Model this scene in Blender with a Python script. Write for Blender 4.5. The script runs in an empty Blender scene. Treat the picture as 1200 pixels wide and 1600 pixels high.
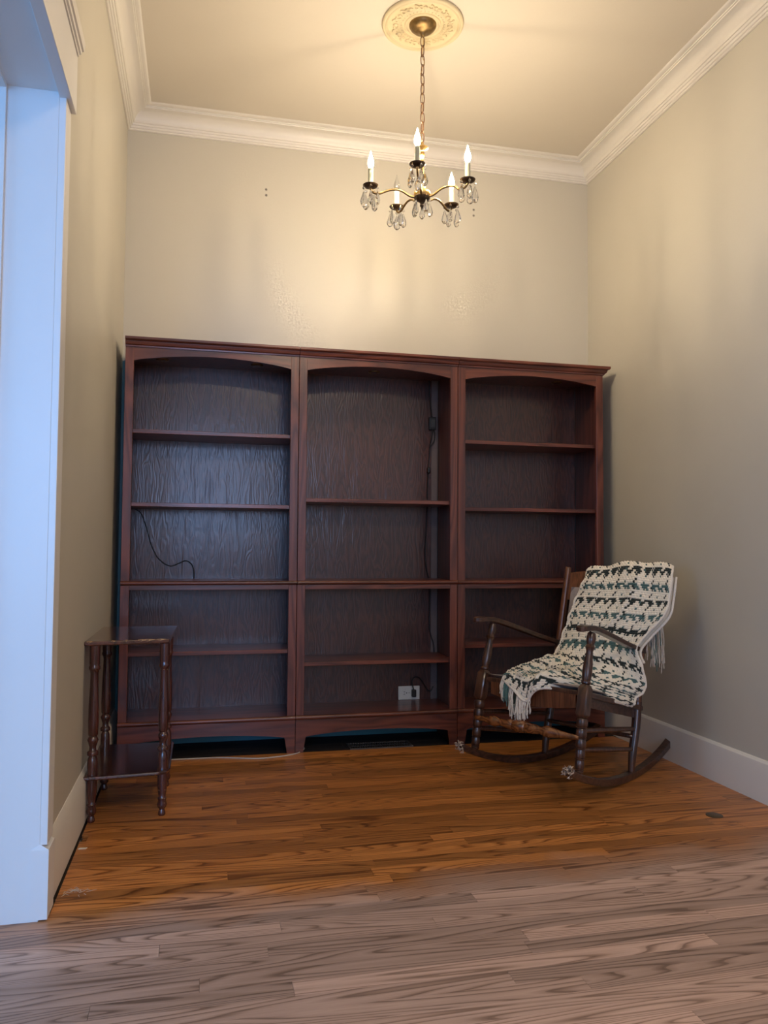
import bpy, bmesh, math, random
from mathutils import Vector, Matrix, Quaternion
R = random.Random(7)
PI = math.pi
S = bpy.context.scene
C = S.collection

# ------------------------------------------------------------------ camera
F, CAM = 1234.9, Vector((0.1558, -4.0145, 0.9518))
YAW, PITCH, ROLL = 0.2275, 0.046, 0.0067
fw = Vector((math.sin(YAW), math.cos(YAW), 0)); rt = Vector((math.cos(YAW), -math.sin(YAW), 0)); up = Vector((0, 0, 1))
f2 = fw*math.cos(PITCH) + up*math.sin(PITCH); u2 = up*math.cos(PITCH) - fw*math.sin(PITCH)
r3 = rt*math.cos(ROLL) + u2*math.sin(ROLL); u3 = u2*math.cos(ROLL) - rt*math.sin(ROLL)
cd = bpy.data.cameras.new('camera'); cam = bpy.data.objects.new('camera', cd); C.objects.link(cam)
cd.sensor_fit = 'AUTO'; cd.sensor_width = 36.0; cd.lens = F/1600*36; cd.clip_start = 0.02
cam.matrix_world = Matrix(((r3.x, u3.x, -f2.x, CAM.x), (r3.y, u3.y, -f2.y, CAM.y), (r3.z, u3.z, -f2.z, CAM.z), (0, 0, 0, 1)))
S.camera = cam

# ------------------------------------------------------------------ world, daylight, exposure
w = bpy.data.worlds.new('world'); S.world = w; w.use_nodes = True
w.node_tree.nodes['Background'].inputs[0].default_value = (0.45, 0.68, 1.0, 1)
w.node_tree.nodes['Background'].inputs[1].default_value = 1.0
S.view_settings.view_transform = 'Standard'; S.view_settings.look = 'None'
S.view_settings.exposure = 0.0; S.view_settings.gamma = 1.0; S.view_settings.use_curve_mapping = False
BULB = 760.0                      # radiance of each lit bulb
def window_light(name, loc, direction, sx, sy, energy, col=(0.12, 0.44, 1.0)):
    l = bpy.data.lights.new(name, 'AREA'); l.shape = 'RECTANGLE'; l.size = sx; l.size_y = sy
    l.energy = energy; l.color = col
    o = bpy.data.objects.new(name, l); C.objects.link(o); o.location = loc
    o.rotation_euler = Vector(direction).to_track_quat('-Z', 'Z').to_euler(); return o
# daylight just outside the two windows (behind the camera, and in the room left of the doorway)
window_light('daylight_front_window', (0.38, -7.38, 1.72), (0, 1, 0), 1.15, 1.5, 72, (.40, .58, 1.0))
window_light('daylight_side_window', (-2.88, -2.75, 1.55), (1, 0.0, 0), 1.1, 1.9, 70)
window_light('daylight_side_room_front_window', (-1.4, -7.38, 1.55), (0, 1, 0), 1.3, 1.9, 175, (.14, .43, 1.0))
window_light('front_room_fill_light', (1.05, -5.0, 3.04), (0, 0.0, -1), .55, .55, 48, (1.0, .77, .52))  # added warm fill for lower walls and floor, no fixture there

# ------------------------------------------------------------------ helpers
class MB:
    def __init__(s): s.v, s.f = [], []
    def add(s, vs, fs):
        n = len(s.v); s.v += [tuple(p) for p in vs]; s.f += [tuple(i+n for i in f) for f in fs]; return s
    def box(s, x0, x1, y0, y1, z0, z1):
        return s.add([(x, y, z) for x in (x0, x1) for y in (y0, y1) for z in (z0, z1)],
                     [(0, 1, 3, 2), (4, 6, 7, 5), (0, 4, 5, 1), (2, 3, 7, 6), (0, 2, 6, 4), (1, 5, 7, 3)])
    def lathe(s, prof, p0, p1=None, n=20, cap=True):
        """prof: [(t, r)], t a distance from p0 towards p1 (default straight up)"""
        p0 = Vector(p0); d = (Vector(p1)-p0).normalized() if p1 is not None else Vector((0, 0, 1))
        a = d.orthogonal().normalized() if abs(d.z) < .999 else Vector((1, 0, 0)); b = d.cross(a)
        vs, fs = [], []
        for t, r in prof:
            for k in range(n):
                th = 2*PI*k/n; vs.append(p0 + d*t + (a*math.cos(th)+b*math.sin(th))*max(r, 1e-5))
        for i in range(len(prof)-1):
            for k in range(n):
                k2 = (k+1) % n; fs.append((i*n+k, i*n+k2, (i+1)*n+k2, (i+1)*n+k))
        if cap: fs.append(tuple(range(n))[::-1]); fs.append(tuple((len(prof)-1)*n+k for k in range(n)))
        return s.add(vs, fs)
    def tube(s, pts, r, n=8, closed=False, smooth=0, flat=1.0):
        pts = [Vector(p) for p in pts]
        rr = r if isinstance(r, (list, tuple)) else [r]*len(pts)
        if smooth: pts, rr = spline(pts, rr, smooth, closed)
        vs, fs = [], []; N = len(pts); ref = None
        for i, p in enumerate(pts):
            if closed: t = pts[(i+1) % N]-pts[i-1]
            else: t = pts[min(i+1, N-1)]-pts[max(i-1, 0)]
            t.normalize()
            if ref is None: ref = t.orthogonal().normalized()
            ref = (ref - t*ref.dot(t)).normalized(); b = t.cross(ref)
            for k in range(n):
                th = 2*PI*k/n; vs.append(p + (ref*math.cos(th)+b*math.sin(th)*flat)*rr[i])
        for i in range(N if closed else N-1):
            for k in range(n):
                k2 = (k+1) % n; j = (i+1) % N; fs.append((i*n+k, i*n+k2, j*n+k2, j*n+k))
        if not closed: fs.append(tuple(range(n))[::-1]); fs.append(tuple((N-1)*n+k for k in range(n)))
        return s.add(vs, fs)
    def prism(s, poly, a0, a1, axis='y'):
        """poly 2-D points extruded along axis; y: (x,z) z: (x,y) x: (y,z)"""
        m = {'y': lambda p, a: (p[0], a, p[1]), 'z': lambda p, a: (p[0], p[1], a), 'x': lambda p, a: (a, p[0], p[1])}[axis]
        n = len(poly); vs = [m(p, a0) for p in poly]+[m(p, a1) for p in poly]
        fs = [tuple(range(n)), tuple(range(2*n-1, n-1, -1))]+[(i, i+n, (i+1) % n+n, (i+1) % n) for i in range(n)]
        return s.add(vs, fs)
    def strip(s, top, bot, d0, d1):
        """board between two outlines top/bot [(x,z)] of equal length, from y=d0 to y=d1"""
        n = len(top); vs = []
        for y in (d0, d1): vs += [(p[0], y, p[1]) for p in top]+[(p[0], y, p[1]) for p in bot]
        fs = []
        for i in range(n-1):
            a, b, c, d = i, i+1, n+i+1, n+i
            fs += [(a, b, c, d), (a+2*n, d+2*n, c+2*n, b+2*n), (a, a+2*n, b+2*n, b), (d, c, c+2*n, d+2*n)]
        fs += [(0, n, 3*n, 2*n), (n-1, 3*n-1, 4*n-1, 2*n-1)]
        return s.add(vs, fs)
    def build(s, name, mat, parent=None, bevel=0, smooth=False, kind=None, label=None):
        me = bpy.data.meshes.new(name); me.from_pydata(s.v, [], s.f); me.validate()
        bm = bmesh.new(); bm.from_mesh(me); bmesh.ops.recalc_face_normals(bm, faces=bm.faces); bm.to_mesh(me); bm.free()
        o = bpy.data.objects.new(name, me); C.objects.link(o); me.materials.append(mat)
        if smooth:
            for p in me.polygons: p.use_smooth = True
            if smooth != 'all': me.set_sharp_from_angle(angle=math.radians(smooth if smooth is not True else 40))
        if parent: o.parent = parent
        if bevel:
            b = o.modifiers.new('bevel', 'BEVEL'); b.width = bevel; b.segments = 2; b.limit_method = 'ANGLE'; b.angle_limit = math.radians(40)
        if kind: o['kind'] = kind
        if label: o['label'] = label
        return o
def spline(pts, rr, k, closed=False):
    N = len(pts); P, Q = [], []
    for i in range(N if closed else N-1):
        g = (lambda j: pts[j % N]) if closed else (lambda j: pts[max(0, min(N-1, j))])
        p0, p1, p2, p3 = g(i-1), g(i), g(i+1), g(i+2)
        for j in range(k):
            t = j/k
            P.append(.5*((2*p1)+(p2-p0)*t+(2*p0-5*p1+4*p2-p3)*t*t+(3*p1-p0-3*p2+p3)*t**3))
            Q.append(rr[i]*(1-t)+rr[(i+1) % N]*t)
    if not closed: P.append(pts[-1]); Q.append(rr[-1])
    return P, Q
def tag(o, label=None, cat=None, group=None, kind=None):
    if label: o['label'] = label
    if cat: o['category'] = cat
    if group: o['group'] = group
    if kind: o['kind'] = kind
    return o
def thing(name, label, cat, loc=(0, 0, 0), rz=0, group=None):
    o = bpy.data.objects.new(name, None); C.objects.link(o); o.location = loc; o.rotation_euler = (0, 0, rz)
    o.empty_display_size = .1
    return tag(o, label, cat, group)

# ------------------------------------------------------------------ materials
def nodes(name):
    m = bpy.data.materials.new(name); m.use_nodes = True; nt = m.node_tree
    b = nt.nodes['Principled BSDF']; return m, nt, b
def N(nt, t, **kw):
    n = nt.nodes.new(t)
    for k, v in kw.items():
        if k.startswith('i_'): n.inputs[int(k[2:]) if k[2:].isdigit() else k[2:].replace('_', ' ')].default_value = v
        else: setattr(n, k, v)
    return n
def ramp(nt, stops, interp='LINEAR'):
    r = nt.nodes.new('ShaderNodeValToRGB'); r.color_ramp.interpolation = interp
    e = r.color_ramp.elements
    while len(e) < len(stops): e.new(.5)
    for x, (p, c) in zip(e, stops): x.position = p; x.color = (*c, 1) if len(c) == 3 else c
    return r
def plain(name, col, rough=.5, metal=0, noise=0, nscale=6, bump=0, bscale=200, coat=0, spec=.5):
    m, nt, b = nodes(name); L = nt.links.new
    b.inputs['Base Color'].default_value = (*col, 1); b.inputs['Roughness'].default_value = rough
    b.inputs['Metallic'].default_value = metal; b.inputs['Coat Weight'].default_value = coat
    b.inputs['Specular IOR Level'].default_value = spec
    g = N(nt, 'ShaderNodeNewGeometry')
    if noise:
        n = N(nt, 'ShaderNodeTexNoise', i_Scale=nscale, i_Detail=5.0)
        L(g.outputs['Position'], n.inputs['Vector'])
        r = ramp(nt, [(.3, tuple(c*(1-noise) for c in col)), (.7, tuple(min(1, c*(1+noise)) for c in col))])
        L(n.outputs[0], r.inputs[0]); L(r.outputs[0], b.inputs['Base Color'])
    if bump:
        n = N(nt, 'ShaderNodeTexNoise', i_Scale=bscale, i_Detail=3.0); L(g.outputs['Position'], n.inputs['Vector'])
        bp = N(nt, 'ShaderNodeBump', i_Strength=bump, i_Distance=.002); L(n.outputs[0], bp.inputs['Height']); L(bp.outputs[0], b.inputs['Normal'])
    return m
def wood(name, dark, mid, light, along='z', rough=.35, coat=.3, bump=.15, fig=9.0, stretch=.09, wear=None, bigbump=0):
    """figured wood; `along` is the grain direction; every object takes its own piece of the grain"""
    m, nt, b = nodes(name); L = nt.links.new
    g = N(nt, 'ShaderNodeNewGeometry'); oi = N(nt, 'ShaderNodeObjectInfo')
    off = N(nt, 'ShaderNodeVectorMath', operation='SCALE'); off.inputs[0].default_value = (17.3, 9.1, 23.7); L(oi.outputs['Random'], off.inputs['Scale'])
    ad = N(nt, 'ShaderNodeVectorMath', operation='ADD'); L(g.outputs['Position'], ad.inputs[0]); L(off.outputs[0], ad.inputs[1])
    mp = N(nt, 'ShaderNodeMapping'); sc = [1, 1, 1]; sc['xyz'.index(along)] = stretch; mp.inputs['Scale'].default_value = sc
    L(ad.outputs[0], mp.inputs['Vector'])
    n1 = N(nt, 'ShaderNodeTexNoise', i_Scale=fig, i_Detail=2.0, i_Distortion=.4); L(mp.outputs[0], n1.inputs['Vector'])
    mu = N(nt, 'ShaderNodeMath', operation='MULTIPLY'); L(n1.outputs[0], mu.inputs[0]); mu.inputs[1].default_value = 16
    fr = N(nt, 'ShaderNodeMath', operation='PINGPONG'); L(mu.outputs[0], fr.inputs[0]); fr.inputs[1].default_value = 1
    mp2 = N(nt, 'ShaderNodeMapping'); sc = [1, 1, 1]; sc['xyz'.index(along)] = .02; mp2.inputs['Scale'].default_value = sc
    L(ad.outputs[0], mp2.inputs['Vector'])
    n2 = N(nt, 'ShaderNodeTexNoise', i_Scale=260.0, i_Detail=3.0); L(mp2.outputs[0], n2.inputs['Vector'])
    mx = N(nt, 'ShaderNodeMix'); mx.inputs[0].default_value = .45; L(fr.outputs[0], mx.inputs[2]); L(n2.outputs[0], mx.inputs[3])
    r = ramp(nt, [(.15, dark), (.5, mid), (.85, light)]); L(mx.outputs[0], r.inputs[0])
    hs = N(nt, 'ShaderNodeHueSaturation'); L(r.outputs[0], hs.inputs['Color'])
    mr = N(nt, 'ShaderNodeMapRange'); mr.inputs[3].default_value = .86; mr.inputs[4].default_value = 1.14
    L(oi.outputs['Random'], mr.inputs[0]); L(mr.outputs[0], hs.inputs['Value'])
    out = hs.outputs[0]
    if wear:
        n3 = N(nt, 'ShaderNodeTexNoise', i_Scale=wear[1], i_Detail=6.0, i_Roughness=.7); L(g.outputs['Position'], n3.inputs['Vector'])
        rr = ramp(nt, [(wear[2], (0, 0, 0)), (wear[2]+.05, (1, 1, 1))]); L(n3.outputs[0], rr.inputs[0])
        m3 = N(nt, 'ShaderNodeMix', data_type='RGBA'); L(rr.outputs[0], m3.inputs[0]); L(out, m3.inputs[6]); m3.inputs[7].default_value = (*wear[0], 1); out = m3.outputs[2]
    L(out, b.inputs['Base Color'])
    b.inputs['Roughness'].default_value = rough; b.inputs['Coat Weight'].default_value = coat; b.inputs['Coat Roughness'].default_value = .18
    bp = N(nt, 'ShaderNodeBump', i_Strength=bump, i_Distance=.001); L(mx.outputs[0], bp.inputs['Height'])
    if bigbump:
        n4 = N(nt, 'ShaderNodeTexNoise', i_Scale=5.0, i_Detail=3.0); L(mp.outputs[0], n4.inputs['Vector'])
        b2 = N(nt, 'ShaderNodeBump', i_Strength=bigbump, i_Distance=.004); L(n4.outputs[0], b2.inputs['Height']); L(b2.outputs[0], bp.inputs['Normal'])
    L(bp.outputs[0], b.inputs['Normal']); L(bp.outputs[0], b.inputs['Coat Normal'])
    return m
M = {}
CH = ((.055, .012, .007), (.135, .032, .017), (.19, .050, .026))
M['cherry_v'] = wood('cherry_vertical', *CH, along='z', rough=.38)
M['cherry_h'] = wood('cherry_horizontal', *CH, along='x', rough=.34)
BK = ((.026, .007, .005), (.055, .014, .009), (.078, .022, .013))
M['back'] = wood('plywood_back', *BK, along='z', rough=.40, coat=.5, bump=.45, fig=24.0, stretch=.17, bigbump=.06)
M['side'] = wood('cherry_inside', (.035, .010, .007), (.085, .022, .014), (.12, .032, .02), along='z', rough=.4)
M['walnut'] = wood('rocker_walnut', (.022, .009, .006), (.062, .025, .015), (.10, .042, .024), along='z', rough=.3, coat=.4, fig=14)
M['walnut_x'] = wood('rocker_walnut_long', (.022, .009, .006), (.062, .025, .015), (.10, .042, .024), along='x', rough=.3, coat=.4, fig=14)
M['maple'] = wood('rocker_red_brown', (.07, .022, .009), (.20, .07, .022), (.30, .11, .035), along='y', rough=.25, coat=.6, fig=18)
M['post'] = wood('rocker_post', (.07, .022, .010), (.13, .045, .02), (.19, .07, .03), along='z', rough=.3, coat=.5, fig=18)
M['table'] = wood('table_mahogany', (.028, .008, .007), (.062, .017, .014), (.095, .028, .02), along='z', rough=.25, coat=.6, fig=12)
M['table_top'] = wood('table_top_mahogany', (.028, .009, .007), (.06, .018, .013), (.10, .03, .02), along='y', rough=.16, coat=.9, fig=8, bump=.05)
M['chip'] = plain('chipped_wood', (.34, .20, .09), .8, noise=.4, nscale=300)
M['chewed'] = plain('chewed_wood', (.42, .34, .27), .9, noise=.5, nscale=250)
M['trim'] = plain('white_trim_paint', (.76, .73, .67), .38, noise=.02, nscale=3, bump=.05, bscale=60)
M['casing'] = plain('casing_white_paint', (.78, .77, .75), .4, noise=.02, nscale=3, bump=.08, bscale=40)
M['ceiling'] = plain('ceiling_paint', (.70, .65, .56), .75, noise=.02, nscale=2, bump=.1, bscale=120)
M['plaster'] = plain('medallion_plaster', (.70, .60, .39), .55, bump=.1, bscale=150)
M['wall'] = plain('greige_wall_paint', (.57, .54, .46), .42, noise=.025, nscale=2.2, bump=.12, bscale=110)
M['brass'] = plain('brass', (.62, .42, .16), .28, metal=1, noise=.15, nscale=90)
M['oldbrass'] = plain('aged_brass', (.27, .18, .08), .42, metal=1, noise=.3, nscale=60)
M['chain'] = plain('chain_metal', (.22, .12, .07), .4, metal=.7, noise=.3, nscale=90)
M['bronze'] = plain('dark_bronze', (.085, .055, .035), .4, metal=.8, noise=.3, nscale=90)
M['sleeve'] = plain('candle_sleeve', (.50, .50, .36), .5)
M['black'] = plain('black_plastic', (.012, .012, .013), .4)
M['cord'] = plain('black_cord', (.008, .008, .009), .5)
M['outlet'] = plain('outlet_plastic', (.62, .62, .58), .35)
M['dark'] = plain('dark_cavity', (.004, .004, .004), .9)
M['cushion'] = plain('grey_cushion', (.34, .30, .30), .9, noise=.1, nscale=60, bump=.4, bscale=500)
M['string'] = plain('pale_cable', (.55, .50, .42), .6)
M['iron'] = plain('vent_iron', (.10, .09, .085), .45, metal=.5)
M['anchor'] = plain('wall_anchor', (.30, .28, .24), .6)
M['debris'] = plain('baseboard_debris', (.10, .085, .06), .95, noise=.6, nscale=160)
M['paint_chip'] = plain('paint_chip', (.75, .72, .62), .7)
M['plug'] = plain('floor_plug', (.09, .06, .03), .35, metal=.3)
M['subfloor'] = plain('old_subfloor', (.03, .018, .012), .85, noise=.3, nscale=20)
m, nt, b = nodes('lit_bulb'); b.inputs['Base Color'].default_value = (1, .9, .7, 1)
b.inputs['Emission Color'].default_value = (1.0, .80, .55, 1); b.inputs['Emission Strength'].default_value = BULB; M['lit'] = m
m, nt, b = nodes('crystal'); b.inputs['Transmission Weight'].default_value = 1; b.inputs['Roughness'].default_value = .0
b.inputs['IOR'].default_value = 1.55; b.inputs['Base Color'].default_value = (.98, .98, .97, 1); M['crystal'] = m
m, nt, b = nodes('clear_glass'); b.inputs['Transmission Weight'].default_value = 1; b.inputs['Roughness'].default_value = .02
b.inputs['IOR'].default_value = 1.45; M['glass'] = m
m, nt, b = nodes('window_glass'); L = nt.links.new       # thin pane: mostly see-through with a little gloss
tr = N(nt, 'ShaderNodeBsdfTransparent'); gl = N(nt, 'ShaderNodeBsdfGlossy', i_Roughness=.02); mxs = N(nt, 'ShaderNodeMixShader'); mxs.inputs[0].default_value = .06
L(tr.outputs[0], mxs.inputs[1]); L(gl.outputs[0], mxs.inputs[2]); L(mxs.outputs[0], nt.nodes['Material Output'].inputs[0]); M['pane'] = m
# back wall: greige above, an older teal coat where the bookcases stand
m, nt, b = nodes('wall_back_paint'); L = nt.links.new
g = N(nt, 'ShaderNodeNewGeometry'); sp = N(nt, 'ShaderNodeSeparateXYZ'); L(g.outputs['Position'], sp.inputs[0])
nz = N(nt, 'ShaderNodeTexNoise', i_Scale=9.0, i_Detail=3.0); L(g.outputs['Position'], nz.inputs['Vector'])
a1 = N(nt, 'ShaderNodeMath', operation='MULTIPLY_ADD'); L(nz.outputs[0], a1.inputs[0]); a1.inputs[1].default_value = .05; L(sp.outputs[2], a1.inputs[2])
lt = N(nt, 'ShaderNodeMath', operation='LESS_THAN'); L(a1.outputs[0], lt.inputs[0]); lt.inputs[1].default_value = 1.885
mxc = N(nt, 'ShaderNodeMix', data_type='RGBA'); L(lt.outputs[0], mxc.inputs[0]); mxc.inputs[6].default_value = (.57, .54, .46, 1); mxc.inputs[7].default_value = (.035, .17, .20, 1)
L(mxc.outputs[2], b.inputs['Base Color']); b.inputs['Roughness'].default_value = .42
n2 = N(nt, 'ShaderNodeTexNoise', i_Scale=110.0); L(g.outputs['Position'], n2.inputs['Vector']); bp = N(nt, 'ShaderNodeBump', i_Strength=.12, i_Distance=.002)
L(n2.outputs[0], bp.inputs['Height']); L(bp.outputs[0], b.inputs['Normal']); M['wall_back'] = m
# oak floor strips: grey daylight painted into the front room boards, varnished in the alcove
m, nt, b = nodes('oak_strip_floor'); L = nt.links.new
g = N(nt, 'ShaderNodeNewGeometry'); oi = N(nt, 'ShaderNodeObjectInfo')
off = N(nt, 'ShaderNodeVectorMath', operation='SCALE'); off.inputs[0].default_value = (31.7, 17.9, 5.3); L(oi.outputs['Random'], off.inputs['Scale'])
ad = N(nt, 'ShaderNodeVectorMath', operation='ADD'); L(g.outputs['Position'], ad.inputs[0]); L(off.outputs[0], ad.inputs[1])
mp = N(nt, 'ShaderNodeMapping'); mp.inputs['Scale'].default_value = (.075, 1, 1); L(ad.outputs[0], mp.inputs['Vector'])
n1 = N(nt, 'ShaderNodeTexNoise', i_Scale=9.0, i_Detail=1.0, i_Distortion=.1); L(mp.outputs[0], n1.inputs['Vector'])
mu = N(nt, 'ShaderNodeMath', operation='MULTIPLY'); L(n1.outputs[0], mu.inputs[0]); mu.inputs[1].default_value = 25
fr = N(nt, 'ShaderNodeMath', operation='FRACT'); L(mu.outputs[0], fr.inputs[0])
mp2 = N(nt, 'ShaderNodeMapping'); mp2.inputs['Scale'].default_value = (.03, 1, 1); L(ad.outputs[0], mp2.inputs['Vector'])
n2 = N(nt, 'ShaderNodeTexNoise', i_Scale=330.0, i_Detail=3.0); L(mp2.outputs[0], n2.inputs['Vector'])
rg = ramp(nt, [(0, (.35, .35, .35)), (.06, (.15, .15, .15)), (.32, (.8, .8, .8)), (.8, (1, 1, 1)), (1, (.6, .6, .6))]); L(fr.outputs[0], rg.inputs[0])
mx = N(nt, 'ShaderNodeMix'); mx.inputs[0].default_value = .34; L(rg.outputs[0], mx.inputs[2]); L(n2.outputs[0], mx.inputs[3])
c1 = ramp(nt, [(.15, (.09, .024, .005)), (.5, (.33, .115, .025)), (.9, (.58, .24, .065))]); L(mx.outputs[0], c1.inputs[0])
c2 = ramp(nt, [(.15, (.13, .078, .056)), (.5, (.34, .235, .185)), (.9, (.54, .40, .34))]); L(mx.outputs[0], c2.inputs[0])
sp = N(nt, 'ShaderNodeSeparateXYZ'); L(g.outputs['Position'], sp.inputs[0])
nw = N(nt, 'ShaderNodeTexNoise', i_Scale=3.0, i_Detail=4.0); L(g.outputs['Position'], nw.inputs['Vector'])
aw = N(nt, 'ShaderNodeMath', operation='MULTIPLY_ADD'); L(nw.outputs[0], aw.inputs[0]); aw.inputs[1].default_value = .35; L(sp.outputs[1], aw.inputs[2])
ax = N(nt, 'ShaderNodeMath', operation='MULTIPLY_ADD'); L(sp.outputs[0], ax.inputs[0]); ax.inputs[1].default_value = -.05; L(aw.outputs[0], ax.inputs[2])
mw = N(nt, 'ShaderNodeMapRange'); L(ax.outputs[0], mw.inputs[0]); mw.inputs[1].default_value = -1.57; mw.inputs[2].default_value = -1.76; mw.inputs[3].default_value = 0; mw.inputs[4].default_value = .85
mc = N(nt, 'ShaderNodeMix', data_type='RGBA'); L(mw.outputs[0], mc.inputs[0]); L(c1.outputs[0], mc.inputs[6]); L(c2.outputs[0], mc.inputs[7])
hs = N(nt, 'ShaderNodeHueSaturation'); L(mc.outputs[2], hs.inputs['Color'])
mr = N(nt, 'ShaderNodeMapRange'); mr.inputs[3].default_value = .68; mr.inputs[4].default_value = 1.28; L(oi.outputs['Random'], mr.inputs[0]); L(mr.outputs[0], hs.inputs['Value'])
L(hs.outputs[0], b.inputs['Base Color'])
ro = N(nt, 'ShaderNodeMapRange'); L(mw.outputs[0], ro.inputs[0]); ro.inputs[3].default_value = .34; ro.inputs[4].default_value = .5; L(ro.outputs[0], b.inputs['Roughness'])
bp = N(nt, 'ShaderNodeBump', i_Strength=.12, i_Distance=.001); L(mx.outputs[0], bp.inputs['Height']); L(bp.outputs[0], b.inputs['Normal'])
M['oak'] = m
M['oak_dark'] = wood('shade_painted_strip', (.008, .006, .005), (.018, .012, .010), (.03, .02, .015), along='x', rough=.8, coat=0)  # bookcase shade put into the colour of the strips beneath
# blanket: colour comes from the yarn attribute
m, nt, b = nodes('crochet_yarn'); L = nt.links.new
at = N(nt, 'ShaderNodeAttribute', attribute_name='yarn'); g = N(nt, 'ShaderNodeNewGeometry')
n1 = N(nt, 'ShaderNodeTexNoise', i_Scale=420.0, i_Detail=3.0); L(g.outputs['Position'], n1.inputs['Vector'])
hs = N(nt, 'ShaderNodeHueSaturation'); mr = N(nt, 'ShaderNodeMapRange'); mr.inputs[3].default_value = .78; mr.inputs[4].default_value = 1.12
L(n1.outputs[0], mr.inputs[0]); L(mr.outputs[0], hs.inputs['Value']); L(at.outputs['Color'], hs.inputs['Color']); L(hs.outputs[0], b.inputs['Base Color'])
b.inputs['Roughness'].default_value = .95; b.inputs['Sheen Weight'].default_value = .2
bp = N(nt, 'ShaderNodeBump', i_Strength=.5, i_Distance=.001); L(n1.outputs[0], bp.inputs['Height']); L(bp.outputs[0], b.inputs['Normal']); M['yarn'] = m
M['cream_yarn'] = plain('cream_yarn', (.84, .79, .70), .95, noise=.12, nscale=300)
M['teal_yarn'] = plain('teal_yarn', (.10, .20, .19), .95, noise=.2, nscale=300)
M['dark_yarn'] = plain('dark_yarn', (.025, .038, .032), .95, noise=.2, nscale=300)

# ------------------------------------------------------------------ room shell
XL, XR, H = -0.2305, 2.2531, 3.109
YJ, YD2, YF = -1.82, -3.55, -7.2          # door jamb, other jamb, wall behind the camera
XO = -2.75                                # far wall of the side room
def struct(name, mb, mat, parent=None, **kw):
    o = mb.build(name, mat, parent, **kw)
    if parent is None: o['kind'] = 'structure'
    return o
struct('wall_side_room_back', MB().box(XO-.1, XL-.13, 0, .12, -.02, H+.1), M['wall'])
struct('wall_back', MB().box(XL-.13, XR+.1, 0, .12, -.02, H+.1), M['wall_back'])
struct('wall_right', MB().box(XR, XR+.12, YF, 0, -.02, H+.1), M['wall'])
wl = MB().box(XL-.13, XL, YJ+.012, 0, -.02, H+.1).box(XL-.13, XL, YF, YD2-.012, -.02, H+.1).box(XL-.13, XL, YD2-.012, YJ+.012, 2.172, H+.1)
struct('wall_left', wl, M['wall'])
# wall behind the camera with its window
wx0, wx1, wz0, wz1 = -.19, .95, .96, 2.48
struct('wall_front', MB().box(XO-.1, -2.05, YF-.12, YF, -.02, H+.1).box(-.75, wx0, YF-.12, YF, -.02, H+.1).box(-2.05, -.75, YF-.12, YF, -.02, .6).box(-2.05, -.75, YF-.12, YF, 2.5, H+.1).box(wx1, XR+.12, YF-.12, YF, -.02, H+.1).box(wx0, wx1, YF-.12, YF, -.02, wz0).box(wx0, wx1, YF-.12, YF, wz1, H+.1), M['wall'])
def window(n, x0, x1, y0, y1, z0, z1, axis):
    m = MB()
    def bar(a0, a1, z0_, z1_, d0=0, d1=.05):
        if axis == 'y': m.box(a0, a1, y0+d0, y0+d1, z0_, z1_)
        else: m.box(x0+d0, x0+d1, a0, a1, z0_, z1_)
    A0, A1 = (x0, x1) if axis == 'y' else (y0, y1)
    for a, b_, c, d in ((A0, A0+.05, z0, z1), (A1-.05, A1, z0, z1), (A0+.05, A1-.05, z0, z0+.05), (A0+.05, A1-.05, z1-.05, z1), (A0+.05, A1-.05, (z0+z1)/2-.02, (z0+z1)/2+.02)): bar(a, b_, c, d)
    o = struct('window_%d' % n, m, M['casing'], bevel=.003)
    p = MB()
    if axis == 'y': p.box(x0+.05, x1-.05, y0+.022, y0+.026, z0+.05, z1-.05)
    else: p.box(x0+.022, x0+.026, y0+.05, y1-.05, z0+.05, z1-.05)
    p.build('pane', M['pane'], o)
window(1, wx0, wx1, YF-.08, 0, wz0, wz1, 'y')
window(3, -2.05, -.75, YF-.08, 0, .6, 2.5, 'y')
sy0, sy1, sz0, sz1 = -3.3, -2.2, .6, 2.5
struct('wall_side_room', MB().box(XO-.12, XO, YF, sy0, -.02, H+.1).box(XO-.12, XO, sy1, 0, -.02, H+.1).box(XO-.12, XO, sy0, sy1, -.02, sz0).box(XO-.12, XO, sy0, sy1, sz1, H+.1), M['wall'])
window(2, XO-.08, 0, sy0, sy1, sz0, sz1, 'x')
struct('ceiling', MB().box(XO-.1, XR+.12, YF-.12, .12, H, H+.1), M['ceiling'])
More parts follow.
